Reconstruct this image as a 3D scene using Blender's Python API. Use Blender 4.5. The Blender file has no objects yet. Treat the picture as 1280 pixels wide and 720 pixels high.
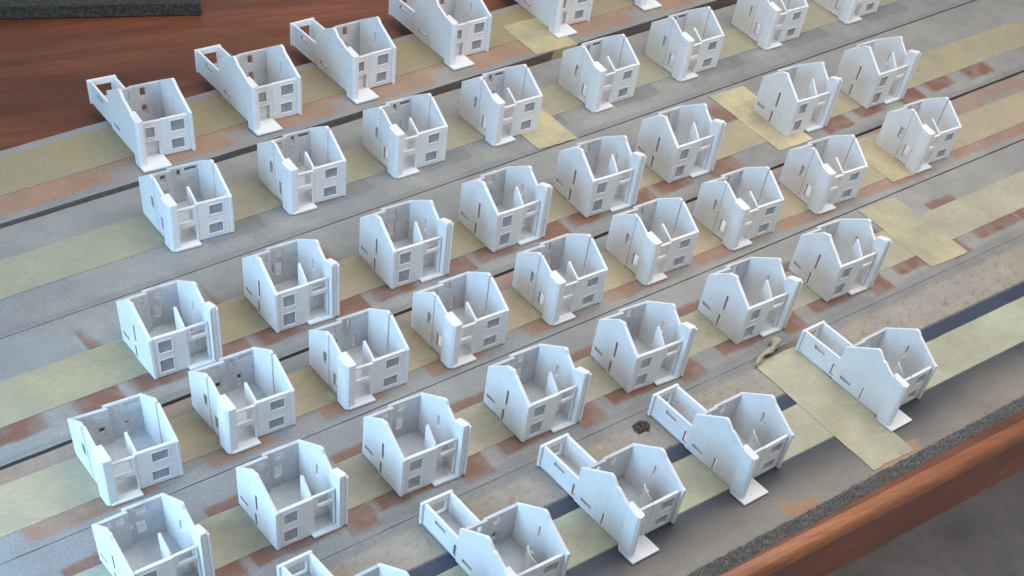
import bpy, bmesh, math, random
from mathutils import Vector, Matrix, noise
from mathutils.geometry import tessellate_polygon

random.seed(7)
scene = bpy.context.scene
COL = scene.collection

# ------------------------------------------------------------------ helpers
def link(o, parent=None):
    COL.objects.link(o)
    if parent: o.parent = parent
    return o

def tag(o, label=None, cat=None, group=None, kind=None):
    if label: o['label'] = label
    if cat: o['category'] = cat
    if group: o['group'] = group
    if kind: o['kind'] = kind
    return o

def mesh_obj(name, bm, mat, parent=None, smooth=False):
    me = bpy.data.meshes.new(name)
    bmesh.ops.recalc_face_normals(bm, faces=bm.faces)
    bm.to_mesh(me); bm.free()
    if smooth:
        for p in me.polygons: p.use_smooth = True
    me.materials.append(mat)
    return link(bpy.data.objects.new(name, me), parent)

def empty(name, loc=(0, 0, 0), rz=0.0, parent=None):
    o = bpy.data.objects.new(name, None)
    o.empty_display_size = .1
    o.location = loc; o.rotation_euler = (0, 0, rz)
    return link(o, parent)

def dup(root):
    """copy a thing with its parts and sub-parts"""
    def rec(o, par):
        c = o.copy(); COL.objects.link(c); c.parent = par
        for ch in list(o.children): rec(ch, c)
        return c
    return rec(root, None)

# --- plates: a 2-D outline with holes, extruded along one axis
def plate(bm, ax, a0, a1, outer, holes=(), jamb=0):
    """ax: axis of the thickness (0 x, 1 y, 2 z); outline coordinates are the two other axes in order"""
    loops = [list(outer)] + [list(h) for h in holes]
    flat = [q for l in loops for q in l]
    tris = tessellate_polygon([[Vector((q[0], q[1], 0)) for q in l] for l in loops])
    def mk(q, a):
        v = [q[0], q[1]]; v.insert(ax, a)
        return bm.verts.new(v)
    A = [mk(q, a0) for q in flat]; B = [mk(q, a1) for q in flat]
    for t in tris:
        try:
            bm.faces.new([A[i] for i in t]); bm.faces.new([B[i] for i in reversed(t)])
        except ValueError: pass
    k = 0
    for l in loops:
        n = len(l)
        for i in range(n):
            j = (i + 1) % n
            fc = bm.faces.new([A[k+i], A[k+j], B[k+j], B[k+i]])
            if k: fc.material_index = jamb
        k += n

def rc(a0, a1, b0, b1):
    return [(a0, b0), (a1, b0), (a1, b1), (a0, b1)]

def ragged(bm, seed, amp=.007):
    """slightly uneven corners of a hand-finished printed wall"""
    o = Vector((seed*7.3, seed*3.1, seed*5.7))
    for v in bm.verts:
        d = noise.noise_vector(v.co*2.1 + o)
        s = amp*(.35 + 1.2*max(0, v.co.z))
        v.co += Vector((d.x*s, d.y*s, d.z*s*.7 if v.co.z > .04 else 0))

def soften(o, w=.007):
    m = o.modifiers.new('soft_edges', 'BEVEL')
    m.width = w; m.segments = 2; m.limit_method = 'ANGLE'; m.angle_limit = math.radians(40)
    m.use_clamp_overlap = True
    return o

# ------------------------------------------------------------------ materials
def new_mat(name):
    m = bpy.data.materials.new(name); m.use_nodes = True
    nt = m.node_tree
    for n in list(nt.nodes):
        if n.type not in ('OUTPUT_MATERIAL', 'BSDF_PRINCIPLED'): nt.nodes.remove(n)
    b = next(n for n in nt.nodes if n.type == 'BSDF_PRINCIPLED')
    return m, nt, b

def N(nt, t, **kw):
    n = nt.nodes.new(t)
    for k, v in kw.items():
        if k in n.inputs: n.inputs[k].default_value = v
        else: setattr(n, k, v)
    return n

def mixcol(nt, fac, a, b, mode='MIX'):
    n = nt.nodes.new('ShaderNodeMix'); n.data_type = 'RGBA'; n.blend_type = mode
    for i, s in ((0, fac), (6, a), (7, b)):
        if hasattr(s, 'links'): nt.links.new(s, n.inputs[i])
        else: n.inputs[i].default_value = s
    return n.outputs[2]

def ramp(nt, src, p0, p1, c0=(0, 0, 0, 1), c1=(1, 1, 1, 1)):
    r = nt.nodes.new('ShaderNodeValToRGB')
    r.color_ramp.elements[0].position = p0; r.color_ramp.elements[1].position = p1
    r.color_ramp.elements[0].color = c0; r.color_ramp.elements[1].color = c1
    nt.links.new(src, r.inputs[0]); return r.outputs[0]

def bump(nt, b, src, dist, strength=.5, prev=None):
    n = nt.nodes.new('ShaderNodeBump')
    n.inputs['Strength'].default_value = strength; n.inputs['Distance'].default_value = dist
    nt.links.new(src, n.inputs['Height'])
    if prev is not None: nt.links.new(prev, n.inputs['Normal'])
    nt.links.new(n.outputs[0], b.inputs['Normal'])
    return n.outputs[0]

def noise_tex(nt, co, scale, detail=4, rough=.55, sx=None):
    n = N(nt, 'ShaderNodeTexNoise', Scale=scale, Detail=detail, Roughness=rough)
    if sx:
        mp = N(nt, 'ShaderNodeMapping'); mp.inputs['Scale'].default_value = sx
        nt.links.new(co, mp.inputs[0]); nt.links.new(mp.outputs[0], n.inputs['Vector'])
    else: nt.links.new(co, n.inputs['Vector'])
    return n.outputs[0]

def mat_white(name='white_primer', base=(.83, .83, .83, 1), dirt=(.73, .735, .745, 1), lo=.5, hi=.8):
    m, nt, b = new_mat(name)
    geo = N(nt, 'ShaderNodeNewGeometry'); oi = N(nt, 'ShaderNodeObjectInfo')
    add = N(nt, 'ShaderNodeVectorMath', operation='MULTIPLY_ADD')
    nt.links.new(oi.outputs['Random'], add.inputs[0])
    add.inputs[1].default_value = (3, 3, 3); nt.links.new(geo.outputs['Position'], add.inputs[2])
    n1 = noise_tex(nt, add.outputs[0], 3.2, 5, .6)
    n2 = noise_tex(nt, geo.outputs['Position'], 38, 3, .6)
    f = ramp(nt, n1, lo, hi)
    c = mixcol(nt, f, base, dirt)
    g = ramp(nt, n2, .3, .7, (.90, .90, .90, 1), (1.0, 1.0, 1.0, 1))
    c = mixcol(nt, 1.0, c, g, 'MULTIPLY')
    st = noise_tex(nt, geo.outputs['Position'], 1, 3, .6, (26, 26, 1.2))
    c = mixcol(nt, 1.0, c, ramp(nt, st, .3, .7, (.965, .965, .968, 1), (1.0, 1.0, 1.0, 1)), 'MULTIPLY')
    nt.links.new(c, b.inputs['Base Color'])
    b.inputs['Roughness'].default_value = .62
    b.inputs['Specular IOR Level'].default_value = .3
    # faint print layers and sprayed grain
    sep = N(nt, 'ShaderNodeSeparateXYZ'); nt.links.new(geo.outputs['Position'], sep.inputs[0])
    w = N(nt, 'ShaderNodeMath', operation='MULTIPLY'); w.inputs[1].default_value = 190
    nt.links.new(sep.outputs[2], w.inputs[0])
    s = N(nt, 'ShaderNodeMath', operation='SINE'); nt.links.new(w.outputs[0], s.inputs[0])
    p = bump(nt, b, s.outputs[0], .0009, .35)
    bump(nt, b, noise_tex(nt, geo.outputs['Position'], 60, 3, .6), .006, .35, p)
    return m

def mat_board():
    m, nt, b = new_mat('sprayed_fibreboard')
    geo = N(nt, 'ShaderNodeNewGeometry')
    at = N(nt, 'ShaderNodeVertexColor'); at.layer_name = 'paint'
    n1 = noise_tex(nt, geo.outputs['Position'], 1.6, 6, .62)
    n2 = noise_tex(nt, geo.outputs['Position'], 26, 4, .7)
    c = mixcol(nt, 1.0, at.outputs['Color'], ramp(nt, n1, .3, .72, (.84, .84, .84, 1), (1.12, 1.11, 1.10, 1)), 'MULTIPLY')
    c = mixcol(nt, 1.0, c, ramp(nt, n2, .28, .72, (.80, .80, .80, 1), (1.16, 1.16, 1.16, 1)), 'MULTIPLY')
    nt.links.new(c, b.inputs['Base Color'])
    b.inputs['Roughness'].default_value = .55
    b.inputs['Specular IOR Level'].default_value = .35
    bump(nt, b, n2, .012, .4)
    return m

def mat_rough_edge():
    m, nt, b = new_mat('crumbling_board_edge')
    geo = N(nt, 'ShaderNodeNewGeometry')
    n1 = noise_tex(nt, geo.outputs['Position'], 26, 6, .75)
    n2 = noise_tex(nt, geo.outputs['Position'], 3, 4, .6)
    c = mixcol(nt, ramp(nt, n1, .36, .62), (.06, .058, .056, 1), (.27, .26, .25, 1))
    c = mixcol(nt, ramp(nt, n2, .5, .7), c, (.16, .15, .14, 1))
    nt.links.new(c, b.inputs['Base Color']); b.inputs['Roughness'].default_value = .9
    bump(nt, b, n1, .03, .7)
    return m

def mat_edge_tan():
    m, nt, b = new_mat('sawn_board_edge')
    geo = N(nt, 'ShaderNodeNewGeometry')
    n1 = noise_tex(nt, geo.outputs['Position'], 12, 5, .7, (1, 1, 3))
    c = mixcol(nt, ramp(nt, n1, .3, .7), (.12, .095, .08, 1), (.22, .19, .165, 1))
    nt.links.new(c, b.inputs['Base Color']); b.inputs['Roughness'].default_value = .85
    bump(nt, b, n1, .02, .6)
    return m

def mat_tape():
    m, nt, b = new_mat('masking_tape_paper')
    geo = N(nt, 'ShaderNodeNewGeometry'); oi = N(nt, 'ShaderNodeObjectInfo')
    n1 = noise_tex(nt, geo.outputs['Position'], 1.3, 5, .6)
    n2 = noise_tex(nt, geo.outputs['Position'], 22, 3, .6, (.35, 1.6, 1))
    n3 = noise_tex(nt, geo.outputs['Position'], 5, 4, .65)
    c = mixcol(nt, ramp(nt, n1, .35, .75), oi.outputs['Color'], (.33, .295, .225, 1))
    c = mixcol(nt, ramp(nt, n3, .6, 1.0), c, (.28, .265, .23, 1))
    c = mixcol(nt, 1.0, c, ramp(nt, n2, .25, .75, (.86, .86, .85, 1), (1.08, 1.08, 1.07, 1)), 'MULTIPLY')
    nt.links.new(c, b.inputs['Base Color']); b.inputs['Roughness'].default_value = .65
    b.inputs['Specular IOR Level'].default_value = .3
    bump(nt, b, n2, .012, .5)
    return m

def mat_wood(name, dark, light, rough, coat=0.0, scale=1.0):
    m, nt, b = new_mat(name)
    geo = N(nt, 'ShaderNodeNewGeometry')
    mp = N(nt, 'ShaderNodeMapping'); mp.inputs['Rotation'].default_value = (0, 0, math.radians(9))
    nt.links.new(geo.outputs['Position'], mp.inputs[0])
    n0 = noise_tex(nt, mp.outputs[0], .5*scale, 3, .5, (.3, 1.4, 1))
    n1 = noise_tex(nt, mp.outputs[0], 2.2*scale, 7, .66, (.16, 2.1, 1.5))
    n2 = noise_tex(nt, mp.outputs[0], 14*scale, 4, .6, (.1, 2.2, 2))
    c = mixcol(nt, ramp(nt, n1, .32, .66), dark, light)
    c = mixcol(nt, ramp(nt, n0, .42, .68), c, tuple(x*.72 for x in dark[:3]) + (1,))
    c = mixcol(nt, 1.0, c, ramp(nt, n2, .3, .7, (.76, .74, .72, 1), (1.1, 1.1, 1.1, 1)), 'MULTIPLY')
    nt.links.new(c, b.inputs['Base Color'])
    b.inputs['Roughness'].default_value = rough
    b.inputs['Coat Weight'].default_value = coat; b.inputs['Coat Roughness'].default_value = .22
    bump(nt, b, n2, .006, .4)
    return m

def mat_plain(name, c0, c1, scale, rough, bd=.01, lo=.35, hi=.65):
    m, nt, b = new_mat(name)
    geo = N(nt, 'ShaderNodeNewGeometry')
    n1 = noise_tex(nt, geo.outputs['Position'], scale, 6, .7)
    nt.links.new(mixcol(nt, ramp(nt, n1, lo, hi), c0, c1), b.inputs['Base Color'])
    b.inputs['Roughness'].default_value = rough
    bump(nt, b, n1, bd, .6)
    return m

WHITE = mat_white()
WHITE_IN = mat_white('white_primer_shaded_blotchy', (.64, .645, .66, 1), (.44, .445, .46, 1), .46, .78)  # base darkened to put interior shade into the colour; blotches are uneven primer
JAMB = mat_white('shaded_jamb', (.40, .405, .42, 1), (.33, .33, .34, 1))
PANE, _nt, _b = new_mat('dull_film')
_g = N(_nt, 'ShaderNodeNewGeometry')
_nt.links.new(mixcol(_nt, ramp(_nt, noise_tex(_nt, _g.outputs['Position'], 9, 4, .6), .35, .65), (.30, .325, .36, 1), (.43, .455, .49, 1)), _b.inputs['Base Color'])
_b.inputs['Roughness'].default_value = .35; _b.inputs['Alpha'].default_value = .62
BOARD = mat_board(); EDGE = mat_rough_edge(); SAWN = mat_edge_tan(); TAPE = mat_tape()
WOOD = mat_wood('varnished_red_wood', (.135, .037, .016, 1), (.265, .083, .038, 1), .5, .04)
WOODEDGE = mat_wood('orange_varnished_wood', (.29, .085, .027, 1), (.48, .17, .06, 1), .40, .2)
WOODSIDE = mat_wood('dark_red_wood', (.19, .038, .015, 1), (.29, .072, .03, 1), .45, .2)
BARM = mat_plain('speckled_grit', (.018, .016, .014, 1), (.085, .078, .068, 1), 20, .7, .03, .42, .70)
FLOORM = mat_plain('grey_concrete', (.33, .31, .29, 1), (.50, .47, .45, 1), .6, .9)
KNOTM = mat_plain('splintered_dark_wood', (.012, .011, .010, 1), (.12, .095, .07, 1), 26, .95, .03)

# ------------------------------------------------------------------ the three house models
T = .045

def part(bm, name, par, seed, mat=None, bev=.007):
    ragged(bm, seed)
    o = mesh_obj(name, bm, mat or WHITE, par)
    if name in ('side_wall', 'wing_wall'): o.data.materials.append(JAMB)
    return soften(o, bev)

def frame(par, seed, x0, x1, z0, z1, y, ax=1, w=.010):
    """thin raised surround of an opening, standing 6 mm proud of the wall"""
    bm = bmesh.new()
    plate(bm, ax, y - .005, y + .012, rc(x0 - w, x1 + w, z0 - w, z1 + w), [rc(x0 + .004, x1 - .004, z0 + .004, z1 - .004)])
    part(bm, 'window_frame', par, seed, bev=.003)
    bm = bmesh.new()
    plate(bm, ax, y + .022, y + .030, rc(x0 - .002, x1 + .002, z0 - .002, z1 + .002))
    ragged(bm, seed)
    return mesh_obj('window_pane', bm, PANE, par)

def house_left_stack(seed):
    """gable end house, chimney block on the left, offset side panels"""
    W, D, E, R, ry = .998, .96, .515, .767, .45
    h = empty('model_house')
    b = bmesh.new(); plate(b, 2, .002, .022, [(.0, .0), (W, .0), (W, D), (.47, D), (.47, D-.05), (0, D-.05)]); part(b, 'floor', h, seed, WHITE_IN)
    # left side: back panel and inset front panel
    b = bmesh.new()
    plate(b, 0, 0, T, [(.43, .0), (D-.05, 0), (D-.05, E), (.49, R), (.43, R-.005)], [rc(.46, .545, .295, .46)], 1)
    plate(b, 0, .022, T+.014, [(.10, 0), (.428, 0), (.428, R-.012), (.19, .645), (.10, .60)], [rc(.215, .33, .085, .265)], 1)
    part(b, 'side_wall', h, seed)
    # right side
    b = bmesh.new()
    plate(b, 0, W-T-.012, W-.012, [(.45, 0), (D, 0), (D, E), (.5, R), (.45, R-.01)])
    plate(b, 0, W-T, W, [(-.01, 0), (.41, 0), (.41, .30), (.435, .30), (.435, R-.02), (-.01, E)])
    part(b, 'side_wall', h, seed)
    # back
    b = bmesh.new()
    plate(b, 1, D-T, D, rc(.46, W-T, 0, E), [rc(.72, .92, .435, .485), rc(.595, .66, .37, .48), rc(.69, .755, .06, .225)])
    plate(b, 1, D-.05-T, D-.05, rc(T, .50, 0, E), [rc(.31, .40, .38, .48), rc(.34, .42, .16, .28)])
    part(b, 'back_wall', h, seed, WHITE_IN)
    # front
    b = bmesh.new()
    plate(b, 1, 0, T, rc(.425, W-T, 0, E), [rc(.63, .85, .32, .46), rc(.60, .83, .05, .195)])
    plate(b, 1, -.012, .03, [(.10, 0), (.13, 0), (.13, .245), (.405, .245), (.405, 0), (.428, 0), (.428, .50), (.10, .50)], [rc(.13, .385, .31, .475)])
    fw = part(b, 'front_wall', h, seed)
    frame(fw, seed, .63, .85, .32, .46, 0); frame(fw, seed, .60, .83, .05, .195, 0)
    # partition with a slanted top
    b = bmesh.new(); plate(b, 0, .455, .49, [(T, 0), (.31, 0), (.31, .60), (.29, .61), (T, .485)]); part(b, 'partition_wall', h, seed)
    # chimney block
    b = bmesh.new()
    pts = [(.01, .17), (-.055, .115), (-.055, -.065), (-.02, -.105), (.085, -.105), (.10, -.08), (.10, .17)]
    plate(b, 2, 0, .655, pts)
    for v in b.verts:
        if v.co.z > .3: v.co.x += .022; v.co.y += .012
        if v.co.z > .3 and v.co.y < 0: v.co.z -= .022
    ch = part(b, 'chimney', h, seed)
    b = bmesh.new(); plate(b, 0, -.042, -.02, rc(.03, .10, .585, .607)); part(b, 'vent', ch, seed, bev=.003)
    b = bmesh.new(); plate(b, 2, .003, .03, [(.0, -.125), (.41, -.125), (.41, .0), (.0, .0)]); part(b, 'doorstep', h, seed)
    return h

def house_right_stack(seed):
    W, D, E, R = .93, .95, .555, .825
    h = empty('model_house')
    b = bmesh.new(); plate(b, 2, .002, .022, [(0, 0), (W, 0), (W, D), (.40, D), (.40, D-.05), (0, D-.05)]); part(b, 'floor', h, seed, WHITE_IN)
    b = bmesh.new()
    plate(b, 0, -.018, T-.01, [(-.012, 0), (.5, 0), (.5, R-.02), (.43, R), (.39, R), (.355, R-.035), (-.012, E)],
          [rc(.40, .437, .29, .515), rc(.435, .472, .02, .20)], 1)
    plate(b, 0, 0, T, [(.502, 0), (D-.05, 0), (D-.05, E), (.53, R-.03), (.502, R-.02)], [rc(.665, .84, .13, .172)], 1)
    part(b, 'side_wall', h, seed)
    b = bmesh.new()
    plate(b, 0, W-T, W, [(.02, 0), (D, 0), (D, E), (.45, R), (.40, R), (.37, R-.05), (.20, .66), (.02, .57)], [rc(.475, .52, .36, .53)])
    part(b, 'side_wall', h, seed)
    b = bmesh.new()
    plate(b, 1, D-T, D, rc(.395, W-T, 0, E), [rc(.545, .665, .415, .53), rc(.525, .645, .15, .325), rc(.42, .485, .215, .325)])
    plate(b, 1, D-.05-T, D-.05, rc(T, .43, 0, E), [rc(.26, .37, .415, .52), rc(.10, .21, .415, .52)])
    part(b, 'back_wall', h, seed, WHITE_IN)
    b = bmesh.new()
    plate(b, 1, 0, T, rc(T-.01, .515, 0, E), [rc(.105, .30, .325, .495), rc(.095, .295, .05, .235)])
    plate(b, 1, .012, .05, [(.515, 0), (.535, 0), (.535, .36), (.815, .36), (.815, 0), (.84, 0), (.84, E), (.515, E)], [rc(.585, .81, .405, .53)])
    fw = part(b, 'front_wall', h, seed)
    frame(fw, seed, .105, .30, .325, .495, 0); frame(fw, seed, .095, .295, .05, .235, 0)
    b = bmesh.new(); plate(b, 1, .20, .218, rc(.53, .845, .023, .33), [rc(.72, .765, .10, .26)]); part(b, 'door_panel', h, seed, bev=.003)
    b = bmesh.new(); plate(b, 0, .49, .525, [(T, 0), (.245, 0), (.245, .725), (.225, .735), (T, .575)]); part(b, 'partition_wall', h, seed)
    b = bmesh.new()
    pts = [(.845, -.045), (.865, -.06), (.925, -.06), (.955, -.03), (.955, .15), (.845, .15)]
    plate(b, 2, 0, .78, pts)
    for v in b.verts:
        if v.co.z > .3:
            if v.co.y > .1: v.co.z -= .05
            if v.co.y < 0: v.co.z += .0
    for x0, x1 in ((.835, .850), (.935, .965)):
        plate(b, 2, .01, .755, rc(x0, x1, -.075, .0))
    part(b, 'chimney', h, seed)
    b = bmesh.new(); plate(b, 2, .003, .03, rc(.475, .875, -.075, .0)); part(b, 'doorstep', h, seed)
    return h

def house_wing(seed, stair):
    """L-shaped house: gabled front block with a low flat-topped wing behind its left half"""
    W, D, E, R = .894, .968, .525, (.797 if stair else .768)
    EX, ED, EH = .447, .76, .315
    h = empty('model_house')
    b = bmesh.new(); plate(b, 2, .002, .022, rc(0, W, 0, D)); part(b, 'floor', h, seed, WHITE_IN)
    b = bmesh.new()
    hs = [rc(.655, .85, .095, .14)] + ([rc(.405, .44, .02, .205)] if stair else [])
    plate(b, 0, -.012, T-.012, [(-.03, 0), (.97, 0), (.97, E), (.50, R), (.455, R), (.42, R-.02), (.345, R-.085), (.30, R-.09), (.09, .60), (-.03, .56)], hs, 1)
    part(b, 'side_wall', h, seed)
    b = bmesh.new()
    plate(b, 0, W-T, W, [(-.045, 0), (D, 0), (D, E), (.5, R), (.455, R), (.42, R-.02), (.39, R-.05), (-.0, E+.03), (-.045, E+.02)], [rc(.47, .505, .36, .545)])
    part(b, 'side_wall', h, seed)
    b = bmesh.new()
    plate(b, 1, D-T, D, rc(.345, W-T, 0, E), [rc(.50, .595, .37, .49), rc(.50, .59, .12, .25)])
    plate(b, 1, D-.02-T, D-.02, rc(T-.012, .375, 0, E), [rc(.09, .18, .36, .48), rc(.22, .31, .36, .48), rc(.36, .37, .2, .21)])
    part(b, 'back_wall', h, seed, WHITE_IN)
    b = bmesh.new()
    plate(b, 1, 0, T, rc(.395, W-T, 0, E-.01), [rc(.545, .775, .31, .465), rc(.53, .745, .06, .205)])
    plate(b, 1, .012, .052, [(T-.012, 0), (.10, 0), (.10, .225), (.335, .225), (.335, 0), (.398, 0), (.398, .505), (T-.012, .505)], [rc(.135, .28, .285, .435)])
    fw = part(b, 'front_wall', h, seed)
    frame(fw, seed, .545, .775, .31, .465, 0); frame(fw, seed, .53, .745, .06, .205, 0); frame(fw, seed, .135, .28, .285, .435, .012)
    b = bmesh.new(); plate(b, 1, .075, .092, rc(.07, .38, .023, .26)); part(b, 'door_panel', h, seed, bev=.003)
    # chimney block at the front left corner
    b = bmesh.new()
    pts = [(-.03, .05), (-.095, -.02), (-.10, -.19), (-.065, -.228), (.005, -.215), (.025, -.19), (.025, .05)]
    plate(b, 2, 0, .655, pts)
    for v in b.verts:
        if v.co.z > .3:
            v.co.x += .028; v.co.y += .05
            if v.co.y < -.05: v.co.z -= .02
    ch = part(b, 'chimney', h, seed)
    b = bmesh.new(); plate(b, 0, -.104, -.08, rc(-.09, -.02, .57, .60)); bmesh.ops.translate(b, verts=b.verts, vec=(.03, 0, 0)); part(b, 'vent', ch, seed, bev=.003)
    b = bmesh.new(); plate(b, 2, .003, .032, [(-.105, -.315), (.365, -.315), (.365, 0), (-.05, 0), (-.10, -.05)]); part(b, 'doorstep', h, seed)
    # rear wing
    b = bmesh.new(); plate(b, 2, .002, .022, rc(0, EX, D, D+ED)); wing = part(b, 'rear_wing', h, seed, WHITE_IN)
    b = bmesh.new()
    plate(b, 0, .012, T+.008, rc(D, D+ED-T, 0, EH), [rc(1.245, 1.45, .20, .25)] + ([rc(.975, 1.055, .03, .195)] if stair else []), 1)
    part(b, 'wing_wall', wing, seed)
    b = bmesh.new(); plate(b, 0, EX-T, EX, rc(D, D+ED-T, 0, EH)); part(b, 'wing_wall', wing, seed)
    b = bmesh.new()
    plate(b, 1, D+ED-T, D+ED, rc(-.025, EX+.01, 0, EH+.01), [rc(.10, .365, .06, .245)])
    part(b, 'wing_wall', wing, seed)
    if stair:
        b = bmesh.new()
        n = 4; cx, cy, ra = .70, .33, .12
        prev = None
        for i in range(n+1):
            a = math.radians(95 + 150*i/n)
            p = (cx + ra*math.cos(a), cy + ra*math.sin(a)); q = (cx + (ra-.02)*math.cos(a), cy + (ra-.02)*math.sin(a))
            zt = (.36, .41, .40, .34, .27)[i]
            cur = [b.verts.new((p[0], p[1], .022)), b.verts.new((q[0], q[1], .022)), b.verts.new((q[0], q[1], zt)), b.verts.new((p[0], p[1], zt))]
            if prev:
                for k in range(4):
                    b.faces.new([prev[k], prev[(k+1) % 4], cur[(k+1) % 4], cur[k]])
            else: b.faces.new(cur)
            prev = cur
        b.faces.new(list(reversed(prev)))
        st = part(b, 'staircase', h, seed, bev=.003)
        b = bmesh.new()
        for i in range(5):
            a0 = math.radians(90 + 32*i); a1 = math.radians(90 + 32*(i+1)); rr = ra-.032
            plate(b, 2, .023, .30 - .045*i, [(cx, cy), (cx+rr*math.cos(a0), cy+rr*math.sin(a0)), (cx+rr*math.cos(a1), cy+rr*math.sin(a1))])
        part(b, 'steps', st, seed, bev=.002)
    return h

# ------------------------------------------------------------------ where every house stands
HOUSES = [
('A1',7.140,16.588,-1.88), ('A2',9.192,16.776,0.76), ('A3',11.154,16.947,2.84), ('A4',13.333,17.205,2.08), ('A5',15.829,17.386,1.14), ('A6',18.111,17.577,0.76), ('B1',6.519,14.486,-1.55), ('B2',8.518,14.553,-0.18), ('B3',10.511,14.694,0.46), ('B4',12.528,14.795,1.84), ('B5',14.800,14.933,2.27), ('B6',16.997,15.111,2.04), ('B7',19.405,15.335,0.83), ('B8',21.798,15.443,1.98), ('C1',4.967,12.091,0.26), ('C2',6.877,12.195,-0.30), ('C3',8.864,12.301,-0.32), ('C4',10.768,12.374,1.83), ('C5',12.692,12.463,-0.88), ('C6',14.610,12.626,0.81), ('C7',17.616,12.828,0.08), ('C8',19.795,12.892,1.41), ('D1',3.422,10.394,-1.85), ('D2',5.132,10.500,0.36), ('D3',6.899,10.514,-0.61), ('D4',8.627,10.564,0.40), ('D6',12.448,10.770,0.59), ('D7',14.357,10.837,-0.57), ('D8',16.440,10.948,-2.02), ('D9',19.071,11.071,0.00), ('E1',2.917,8.670,1.42), ('E2',4.769,8.706,0.72), ('E3',6.591,8.735,-0.15), ('E4',8.609,8.797,0.38), ('E5',10.568,8.886,-2.06), ('E6',12.778,8.953,-0.30), ('E7',14.849,9.057,-0.54), ('F1',4.590,6.490,3.25), ('F2',6.582,6.519,1.17), ('F3',8.574,6.625,1.80), ('F4',10.612,6.683,2.38), ('F5',13.612,6.712,2.34),
]
POS = {n: (x, y, a) for n, x, y, a in HOUSES}
POS['D5'] = (10.52, 10.66, .4)
ROWS = {'A': ['A%d' % i for i in range(1, 7)], 'B': ['B%d' % i for i in range(1, 9)], 'C': ['C%d' % i for i in range(1, 9)],
        'D': ['D%d' % i for i in range(1, 10)], 'E': ['E%d' % i for i in range(1, 8)], 'F': ['F%d' % i for i in range(1, 6)]}
ORD = ['leftmost', 'second from left', 'third from left', 'fourth from left', 'fifth from left', 'sixth from left', 'seventh from left', 'eighth from left']
def place(n, i):
    if i == n-1: return 'rightmost'
    if n - 1 - i <= 3: return ['', 'second from right', 'third from right', 'fourth from right'][n-1-i]
    return ORD[i]
LAB = {'A': 'white roofless L-shaped model house with rear wing, %s in the back row',
       'B': 'white roofless model house with left chimney, %s in second row from back',
       'C': 'white roofless model house with right chimney, %s in third row from back',
       'D': 'white roofless model house with left chimney, %s in third row from front',
       'E': 'white roofless model house with right chimney, %s in second row from front',
       'F': 'white roofless L-shaped model house with rear wing, %s in the front row'}
GRP = {'A': 'L-shaped model houses with rear wings', 'B': 'model houses with a left chimney', 'C': 'model houses with a right chimney'}
GRP['D'] = GRP['B']; GRP['E'] = GRP['C']; GRP['F'] = GRP['A']
make = {'A': lambda s: house_wing(s, False), 'B': house_left_stack, 'C': house_right_stack,
        'D': house_left_stack, 'E': house_right_stack, 'F': lambda s: house_wing(s, True)}
for row, names in ROWS.items():
    protos = []
    for i, nme in enumerate(names):
        if i < 3:
            o = make[row](i + 1 + 10*'ABCDEF'.index(row)); protos.append(o)
        else:
            o = dup(protos[(i*2) % 3])
        x, y, a = POS[nme]
        o.location = (x, y, .0075); o.rotation_euler = (0, 0, math.radians(a))
        tag(o, LAB[row] % place(len(names), i), 'model house', GRP[row])

# ------------------------------------------------------------------ boards with sprayed paint
X0, X1 = -2.0, 33.0
TH = .17
GAP = {'B': (.13, .012), 'C': (.012, .001), 'D': (.05, .0), 'E': (.010, .001), 'F': (.003, .0)}
BDEF = {  # row: front, tape front, tape back, back, slope  (at x = 8)
    'A': (16.25, 16.82, 17.68, 17.86, .072), 'B': (13.99, 14.69, 15.45, 16.12, .060), 'C': (11.80, 12.40, 13.17, 13.96, .050),
    'D': (10.315, 10.68, 11.44, 11.77, .040), 'E': (8.42, 8.93, 9.69, 10.295, .034), 'F': (5.82, 6.68, 7.44, 8.40, .018)}
GREY = (.285, .28, .272); GREY2 = (.222, .22, .22); PALE = (.34, .33, .31)
BROWN = (.245, .125, .085); TAN = (.36, .215, .145); BEIGE = (.36, .30, .235); NAVY = (.040, .056, .088)

def sm(e0, e1, x):
    t = max(0., min(1., (x-e0)/(e1-e0))); return t*t*(3-2*t)
def nz(x, y, s, k=0): return noise.noise(Vector((x*s, y*s, k*11.7)))
def mixc(a, b, f): return tuple(a[i]*(1-f) + b[i]*f for i in range(3))
def rect(x, y, x0, x1, y0, y1, sx=.02, sy=.02):
    return sm(x0-sx, x0+sx, x)*(1-sm(x1-sx, x1+sx, x))*sm(y0-sy, y0+sy, y)*(1-sm(y1-sy, y1+sy, y))

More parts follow.
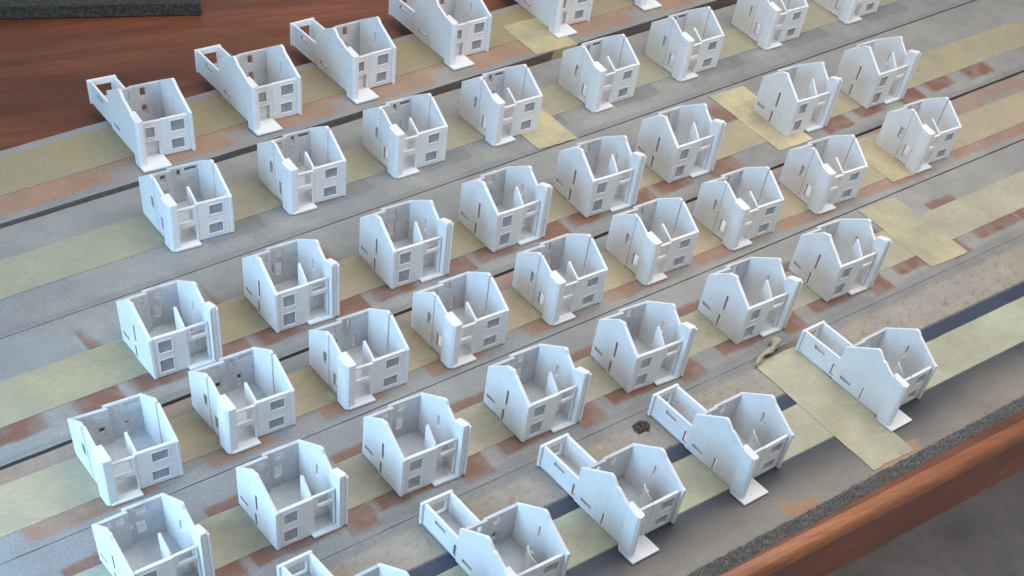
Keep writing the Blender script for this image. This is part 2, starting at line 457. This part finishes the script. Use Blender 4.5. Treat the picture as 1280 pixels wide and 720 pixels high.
def paint(row, x, y, s, xs):
    """x world, s = distance from the board's front edge, xs = x of the houses in the row"""
    f, tf, tb, bk, sl = BDEF[row]
    tf -= f; tb -= f; bk -= f
    w = nz(x, y, 2.5, 1)*.03
    n1 = nz(x, y, .7, 2)
    k = 'ABCDEF'.index(row)
    if row == 'F':
        # speckled beige back, navy stripe masked along the tape, front sprayed dark and fading
        c = mixc(BEIGE, PALE, .35 + .35*n1)
        sp = nz(x, y, 13, 5)
        if sp > .33: c = mixc(c, (.22, .18, .14), min(.6, (sp-.33)*3))
        sp = nz(x, y, 9, 6)
        if sp < -.36: c = mixc(c, (.42, .37, .30), min(.6, (-.36-sp)*3))
        c = mixc(c, GREY2, rect(x, s, -9, 99, bk-.16+w, bk+.2, .1, .05)*.7)
        c = mixc(c, NAVY, rect(x, s, -9, 99, tb-.15, tb+.245, .01, .016))
        if s < tf + .1:
            g = sm(.0, .86, s + n1*.16)
            d = mixc((.27, .235, .20), (.062, .068, .078), g)
            d = mixc(d, NAVY, .6*rect(x, s, -9, 99, tf-.22, tf+.2, .1, .12)*(1-sm(9.5, 12.5, x)))
            c = mixc(c, d, 1 - sm(tf-.01, tf+.01, s))
            c = mixc(c, (.40, .21, .115), rect(x + w*3, s + .09*math.sin(x*4), 11.0, 11.5, -.1, .29 + w*2, .05, .025)*.85)
            c = mixc(c, (.40, .25, .16), rect(x + w*3, s, 12.72, 13.75, -.1, .22 + w*3, .05, .03)*.9)
        c = mixc(c, (.17, .10, .065), rect(x, s, 12.75, 13.7, bk-.13, bk-.0, .1, .04)*.7)
        return c
    c = mixc(GREY, PALE, sm(-.4, .5, n1))
    mot = .70 + .30*sm(-.35, .25, nz(x, y, 4.5, 9))
    w += nz(x, y, 6, 14)*.02
    # houses of this row: the near one decides the masks
    best = min(xs, key=lambda h: abs(x - (h+.5)))
    if s < tf + .1:
        dx = x - best
        if row == 'A':
            g = mixc(TAN, (.41, .28, .20), .5+.5*n1)
            m = sm(.10, .16, s + .05*n1)*(1 - rect(x, s, best-.55+w, best+.32, -.5, tf-.12, .05, .04)*.8)
            c = mixc(c, g, m)
        elif row == 'B':
            c = mixc(c, GREY2, rect(x+w, s+w, best+.5, best+1.85, tf-.33, tf+.2)*.75)
            c = mixc(c, PALE, rect(x+w, s, best-.35, best+.1, .1, tf-.1)*.7)
            c = mixc(c, GREY2, rect(x, s, -9, 99, -.1, .10+w, .1, .03)*.5)
        elif row == 'C':
            m = rect(x+w, s+w, best+.86, best+1.62, tf-.36, tf+.3, .10) + rect(x+w, s+w, best-.32, best+.42, tf-.30, tf+.3, .12)
            c = mixc(c, BROWN, min(1, m)*mot)
            c = mixc(c, GREY2, rect(x, s, -9, 99, -.1, .10+w, .1, .03)*.6)
        elif row == 'D':
            m = rect(x+w, s, best-1.1, best+.62, .12 + w, tf+.3, .08, .04) if x < 11 else sm(.10, .16, s+w)*(1 - .85*rect(x+w, s, best+.42, best+1.12, -.1, tf+.02, .08, .05))
            c = mixc(c, TAN, m*mot)
            c = mixc(c, mixc(TAN, BROWN, .5), rect(x, s, best-.6, best+.6, .1, .2, .2, .05)*.5)
        elif row == 'E':
            m = rect(x+w, s+w, best+.90, best+1.38, tf-.42, tf+.3, .03) + rect(x+w, s+w, best+1.62, best+2.0, tf-.26, tf+.3, .03) + rect(x+w, s+w, best-.35, best+.85, tf-.24, tf+.3, .03)
            c = mixc(c, BROWN, min(1, m)*mot)
            c = mixc(c, GREY2, rect(x, s, -9, 99, -.1, .16+w, .1, .03)*.55)
    if s > tb - .1:
        if row == 'A': c = mixc(c, PALE, .8)
        if row == 'C':
            d = abs((x - best + .55) + .25*(s-tb))
            c = mixc(c, BROWN, (1 - sm(.12, .30, d + .10*nz(x, y, 3, 8)))*(sm(bk, bk-.35, s) if False else 1 - sm(tb+.35, tb+.62, s))*.85)
        if row == 'E':
            c = mixc(c, BROWN, rect(x + w, s + w, best-.75, best+.2, tb-.2, tb+.17, .06, .03)*.85)
        if row == 'D':
            c = mixc(c, TAN, .65*sm(-.3, .2, n1))
        if row == 'B': c = mixc(c, PALE, .4)
    return c

ROWTXT = {'A': 'in the back row', 'B': 'in the second row from the back', 'C': 'in the third row from the back',
          'D': 'in the third row from the front', 'E': 'in the second row from the front', 'F': 'in the front row'}
BLAB = {'A': 'tan and grey fibreboard strip under the back row, standing against bare wood table',
        'B': 'grey sprayed fibreboard strip carrying the second row of houses from the back',
        'C': 'grey board with reddish brown blocks under third row of houses from back',
        'D': 'tan and grey board under third row of houses from the front',
        'E': 'grey board with red brown blocks under second row of houses from front',
        'F': 'thick beige board with navy stripe and crumbling grey edge, nearest the table edge'}
TCOL = {'A': (.345, .275, .15, 1), 'B': (.37, .35, .25, 1), 'C': (.42, .36, .23, 1), 'D': (.46, .375, .25, 1), 'E': (.44, .41, .31, 1), 'F': (.45, .46, .35, 1)}

def make_board(row):
    f, tf, tb, bk, sl = BDEF[row]
    xs = [POS[n][0] for n in ROWS[row]]
    if row == 'C': xs += [2.95, 21.9]
    if row == 'E': xs += [16.9, 19.0, .9]
    step = .05
    nx = int((X1-X0)/step); wdt = bk - f; ny = int(wdt/.03)
    me = bpy.data.meshes.new('board')
    verts = []; faces = []; cols = []
    for j in range(ny+1):
        s = wdt*j/ny
        for i in range(nx+1):
            x = X0 + (X1-X0)*i/nx
            y = f + s + sl*(x-8)
            yy = y
            if row != 'A':
                up = BDEF['ABCDEF'['ABCDEF'.index(row)-1]]; ga, gb = GAP[row]
                want = up[0] + up[4]*(x-8) - ga - gb*(x-8)
                yb = bk + sl*(x-8)
                y = yy = y + (want - yb)*sm(tb - f, wdt, s)
            if j == 0: yy += .004*nz(x, 0, 3, 20+ord(row)) + (.022*nz(x, 0, 9, 31) if row == 'F' else 0)
            if j == ny: yy += (.004 if row in 'CEF' else .010)*(nz(x, 0, 2, 40+ord(row)) - 1)
            verts.append((x, yy, 0 if 0 < j < ny else -.006)); cols.append(paint(row, x, y, s, xs))
    nv = nx+1
    for j in range(ny):
        for i in range(nx):
            a = j*nv+i; faces.append((a, a+1, a+nv+1, a+nv))
    ntop = len(faces)
    # edges down to the table: front, back and the two ends
    def skirt(idx, out, rows):
        prev = idx
        for r in range(1, rows+1):
            cur = []
            for k in idx:
                v = verts[k]; t = r/rows
                o = out*t
                if row == 'F' and out: o += .012*nz(v[0], r*3.3, 11, 50)
                verts.append((v[0], v[1]-o, -TH*t)); cols.append(GREY2); cur.append(len(verts)-1)
            for i in range(len(idx)-1):
                faces.append((prev[i], cur[i], cur[i+1], prev[i+1]))
            prev = cur
    skirt(list(range(nv)), .12 if row == 'F' else 0.0, 5 if row == 'F' else 1)
    skirt([ny*nv + i for i in range(nv)][::-1], 0, 1)
    skirt([j*nv for j in range(ny+1)][::-1], 0, 1)
    skirt([j*nv + nx for j in range(ny+1)], 0, 1)
    me.from_pydata(verts, [], faces)
    ca = me.color_attributes.new('paint', 'FLOAT_COLOR', 'POINT')
    for i, c in enumerate(cols): ca.data[i].color = (c[0]*.94, c[1]*.93, c[2]*.93, 1)
    me.materials.append(BOARD); me.materials.append(EDGE if row == 'F' else SAWN)
    for i, p in enumerate(me.polygons):
        if i >= ntop: p.material_index = 1
    o = link(bpy.data.objects.new('painted_board', me))
    tag(o, BLAB[row], 'board', 'painted board strips')
    # masking tape under the houses
    def strip(x0, x1, y0, y1, z, seed, along_x=True, drop=0, col=None, label=None):
        b = bmesh.new()
        n = max(2, int((x1-x0)/.12)); m = max(2, int((y1-y0)/.12))
        g = []
        for i in range(n+1):
            for j in range(m+1):
                x = x0 + (x1-x0)*i/n; y = y0 + (y1-y0)*j/m
                yy = f + y + sl*(x-8) if along_x else f + y + sl*((x0+x1)/2-8)
                e = .010*nz(x, y, 2.2, seed)
                if j in (0, m): yy += .008*nz(x, 0, 4, seed+j) + (.02*nz(x, 0, 15, seed+j) if not along_x else 0)
                xx = x + (.012*nz(y, 0, 3, seed+7) if i in (0, n) and not along_x else 0)
                g.append(b.verts.new((xx, yy, z + max(0, e)*.4)))
        for i in range(n):
            for j in range(m):
                b.faces.new([g[i*(m+1)+j], g[(i+1)*(m+1)+j], g[(i+1)*(m+1)+j+1], g[i*(m+1)+j+1]])
        if drop:
            lo = [b.verts.new((v.co.x, v.co.y-.004, -drop)) for v in (g[i*(m+1)] for i in range(n+1))]
            for i in range(n): b.faces.new([g[i*(m+1)], lo[i], lo[i+1], g[(i+1)*(m+1)]])
        t = mesh_obj('masking_tape', b, TAPE, o)
        t.color = col or TCOL[row]
        if label: t['label'] = label
        return t
    strip(X0, X1, tf-f, tb-f, .004, 3 + ord(row))
    W5 = (.60, .54, .34, 1)
    if row == 'A': strip(15.0, 15.98, -.004, 1.05, .0075, 1, False, .18, (.56, .475, .26, 1), 'tape piece folded down over the front edge of the board')
    if row == 'B': strip(13.15, 14.0, .0, 1.05, .0078, 2, False, 0, (.60, .50, .29, 1), 'short tape piece laid across the board')
    if row == 'C': strip(17.16, 18.04, .27, bk-f-.005, .0078, 4, False, 0, (.60, .51, .31, 1), 'tape piece laid across the board between two houses')
    if row == 'D': strip(18.45, 19.45, .2, bk-f-.01, .0078, 5, False, 0, (.50, .43, .26, 1), 'tape piece laid across the board near its right house')
    if row == 'E': strip(17.2, 18.15, .15, bk-f-.01, .0078, 6, False, 0, (.50, .45, .29, 1), 'tape piece laid across the board beyond the last house')
    if row == 'F': strip(12.69, 13.56, .06, bk-f-.0, .0078, 8, False, 0, (.50, .46, .32, 1), 'wide creased tape across the board beside the last house')
    return o

BO = {r: make_board(r) for r in 'ABCDEF'}

# splintered knot in the front board
b = bmesh.new()
ring = []
rr = random.Random(3)
KX, KY = 10.27, 8.24
for k, (ra, z) in enumerate(((.125, .001), (.09, .028), (.055, .010), (.02, .003))):
    ring.append([b.verts.new((KX + (ra + rr.uniform(-.028, .028))*math.cos(a*2*math.pi/16)*1.15, KY + (ra + rr.uniform(-.028, .028))*math.sin(a*2*math.pi/16)*.85,
                              .003 + z + rr.uniform(0, .016)*(k > 0))) for a in range(16)])
for k in range(3):
    for a in range(16): b.faces.new([ring[k][a], ring[k][(a+1) % 16], ring[k+1][(a+1) % 16], ring[k+1][a]])
b.faces.new(ring[3])
mesh_obj('knot', b, KNOTM, BO['F'])

# twisted scrap of tape
b = bmesh.new()
rr = random.Random(5)
P0, P1 = Vector((12.66, 8.42, .035)), Vector((13.36, 8.66, .06))
rings = []
for i in range(15):
    t = i/14
    c = P0.lerp(P1, t) + Vector((0, .02*math.sin(t*7), .012*math.sin(t*5)))
    ra = .020 + .020*t + .018*math.sin(t*9)**2 + (.03 if i in (12, 13) else 0)
    if i == 0: ra = .018
    d = (P1-P0).normalized(); sd = Vector((-d.y, d.x, 0)); up = Vector((0, 0, 1))
    rings.append([b.verts.new(c + (sd*math.cos(a*math.pi/5 + t*4)*ra*(1.25 if a % 3 else .7) + up*math.sin(a*math.pi/5 + t*4)*ra*.85)) for a in range(10)])
for i in range(14):
    for a in range(10): b.faces.new([rings[i][a], rings[i][(a+1) % 10], rings[i+1][(a+1) % 10], rings[i+1][a]])
b.faces.new(rings[0]); b.faces.new(rings[-1])
zmin = min(v.co.z for v in b.verts)
for v in b.verts: v.co.z += .004 - zmin
sc_ = mesh_obj('tape_scrap', b, TAPE, None, True); sc_.color = (.47, .42, .32, 1)
tag(sc_, 'twisted scrap of masking tape lying behind the wide tape on the front board', 'tape scrap')

# ------------------------------------------------------------------ table, floor, bar
b = bmesh.new()
YF = 5.70
top = -TH - .002
plate(b, 2, top-.9, top, rc(-8, 40, YF, 27))
table = mesh_obj('table_top', b, WOOD); tag(table, kind='structure')
b = bmesh.new()
prof = [(YF-.002, top-.002)]
for i in range(13):
    a = math.radians(90 + 180*i/12)
    prof.append((YF-.06 + .16*math.cos(a), top-.165 + .163*math.sin(a)))
prof.append((YF-.002, top-.33))
n = 48
rows = []
for i in range(n+1):
    x = -8 + 48*i/n
    rows.append([b.verts.new((x, y, z)) for y, z in prof])
for i in range(n):
    for j in range(len(prof)-1): b.faces.new([rows[i][j], rows[i+1][j], rows[i+1][j+1], rows[i][j+1]])
mesh_obj('edge_moulding', b, WOODEDGE, table, True)
b = bmesh.new(); plate(b, 2, top-1.30, top-.335, rc(-8, 40, YF-.10, YF-.003)); mesh_obj('apron', b, WOODSIDE, table)
b = bmesh.new(); plate(b, 2, -9.1, -9.0, rc(-40, 60, -30, 60)); tag(mesh_obj('floor', b, FLOORM), kind='structure')

b = bmesh.new()
ang = math.atan2(.33, -1.0)
L, WB, HB = 4.2, .42, .17
gx, gy, gz = 60, 7, 3
vs = {}
for i in range(gx+1):
    for j in range(gy+1):
        for k in range(gz+1):
            if 0 < i < gx and 0 < j < gy and 0 < k < gz: continue
            p = Vector((L*i/gx, WB*j/gy, HB*k/gz))
            p += noise.noise_vector(p*7)*.012
            if i == 0: p.x += .05*noise.noise(p*5)
            vs[i, j, k] = b.verts.new(p)
def q(*ks):
    try: b.faces.new([vs[k] for k in ks])
    except ValueError: pass
for i in range(gx):
    for j in range(gy):
        for k in (0, gz): q((i, j, k), (i+1, j, k), (i+1, j+1, k), (i, j+1, k))
    for k in range(gz):
        for j in (0, gy): q((i, j, k), (i+1, j, k), (i+1, j, k+1), (i, j, k+1))
for j in range(gy):
    for k in range(gz):
        for i in (0, gx): q((i, j, k), (i, j+1, k), (i, j+1, k+1), (i, j, k+1))
bar = mesh_obj('sanding_bar', b, BARM)
bar.name = 'flat_bar'
M = Matrix.Rotation(ang, 4, 'Z')
bar.matrix_world = Matrix.Translation((10.44, 20.80, top + .016)) @ M
tag(bar, 'dark speckled flat bar lying on the bare wood at the table back', 'bar')

# ------------------------------------------------------------------ light
world = bpy.data.worlds.new('World'); scene.world = world; world.use_nodes = True
bg = world.node_tree.nodes['Background']
bg.inputs[0].default_value = (.87, .94, 1.0, 1); bg.inputs[1].default_value = .37

def area(name, loc, target, size, power, color):
    l = bpy.data.lights.new(name, 'AREA'); l.shape = 'RECTANGLE'; l.size, l.size_y = size; l.energy = power; l.color = color
    o = bpy.data.objects.new(name, l); COL.objects.link(o); o.location = loc
    o.rotation_euler = (Vector(target) - Vector(loc)).to_track_quat('-Z', 'Y').to_euler()
    return o
area('window_light', (-4.5, 9.5, 5.5), (7, 9.5, 0), (8, 6), 2050, (.36, .67, 1.0))
area('daylight', (25, -5, 16), (20, 14, 0), (13, 9), 1000, (1.0, .955, .91))
area('skylight', (16.5, 12, 16), (16.5, 12.2, 0), (20, 14), 2900, (1.0, .98, .96))

# ------------------------------------------------------------------ camera
cam = bpy.data.cameras.new('Camera'); co = bpy.data.objects.new('Camera', cam); COL.objects.link(co)
r = Vector((0.7992124218620322, -0.5886323206658968, 0.12153804264059015)); u = Vector((0.4714101623574848, 0.7393276519725858, 0.4807983796299578)); fw = Vector((0.37286990166479644, 0.32696576899758784, -0.8683671011365534))
co.matrix_world = Matrix(((r.x, u.x, -fw.x, 0), (r.y, u.y, -fw.y, 0), (r.z, u.z, -fw.z, 10), (0, 0, 0, 1)))
cam.sensor_fit = 'HORIZONTAL'; cam.sensor_width = 36; cam.lens = 1372.39/1280*36
cam.shift_x = (640-608.057)/1280; cam.shift_y = (1087.437-360)/1280
cam.clip_start = .1; cam.clip_end = 300
scene.camera = co

scene.view_settings.view_transform = 'Standard'; scene.view_settings.look = 'None'; scene.view_settings.exposure = 0
scene.render.engine = 'CYCLES'
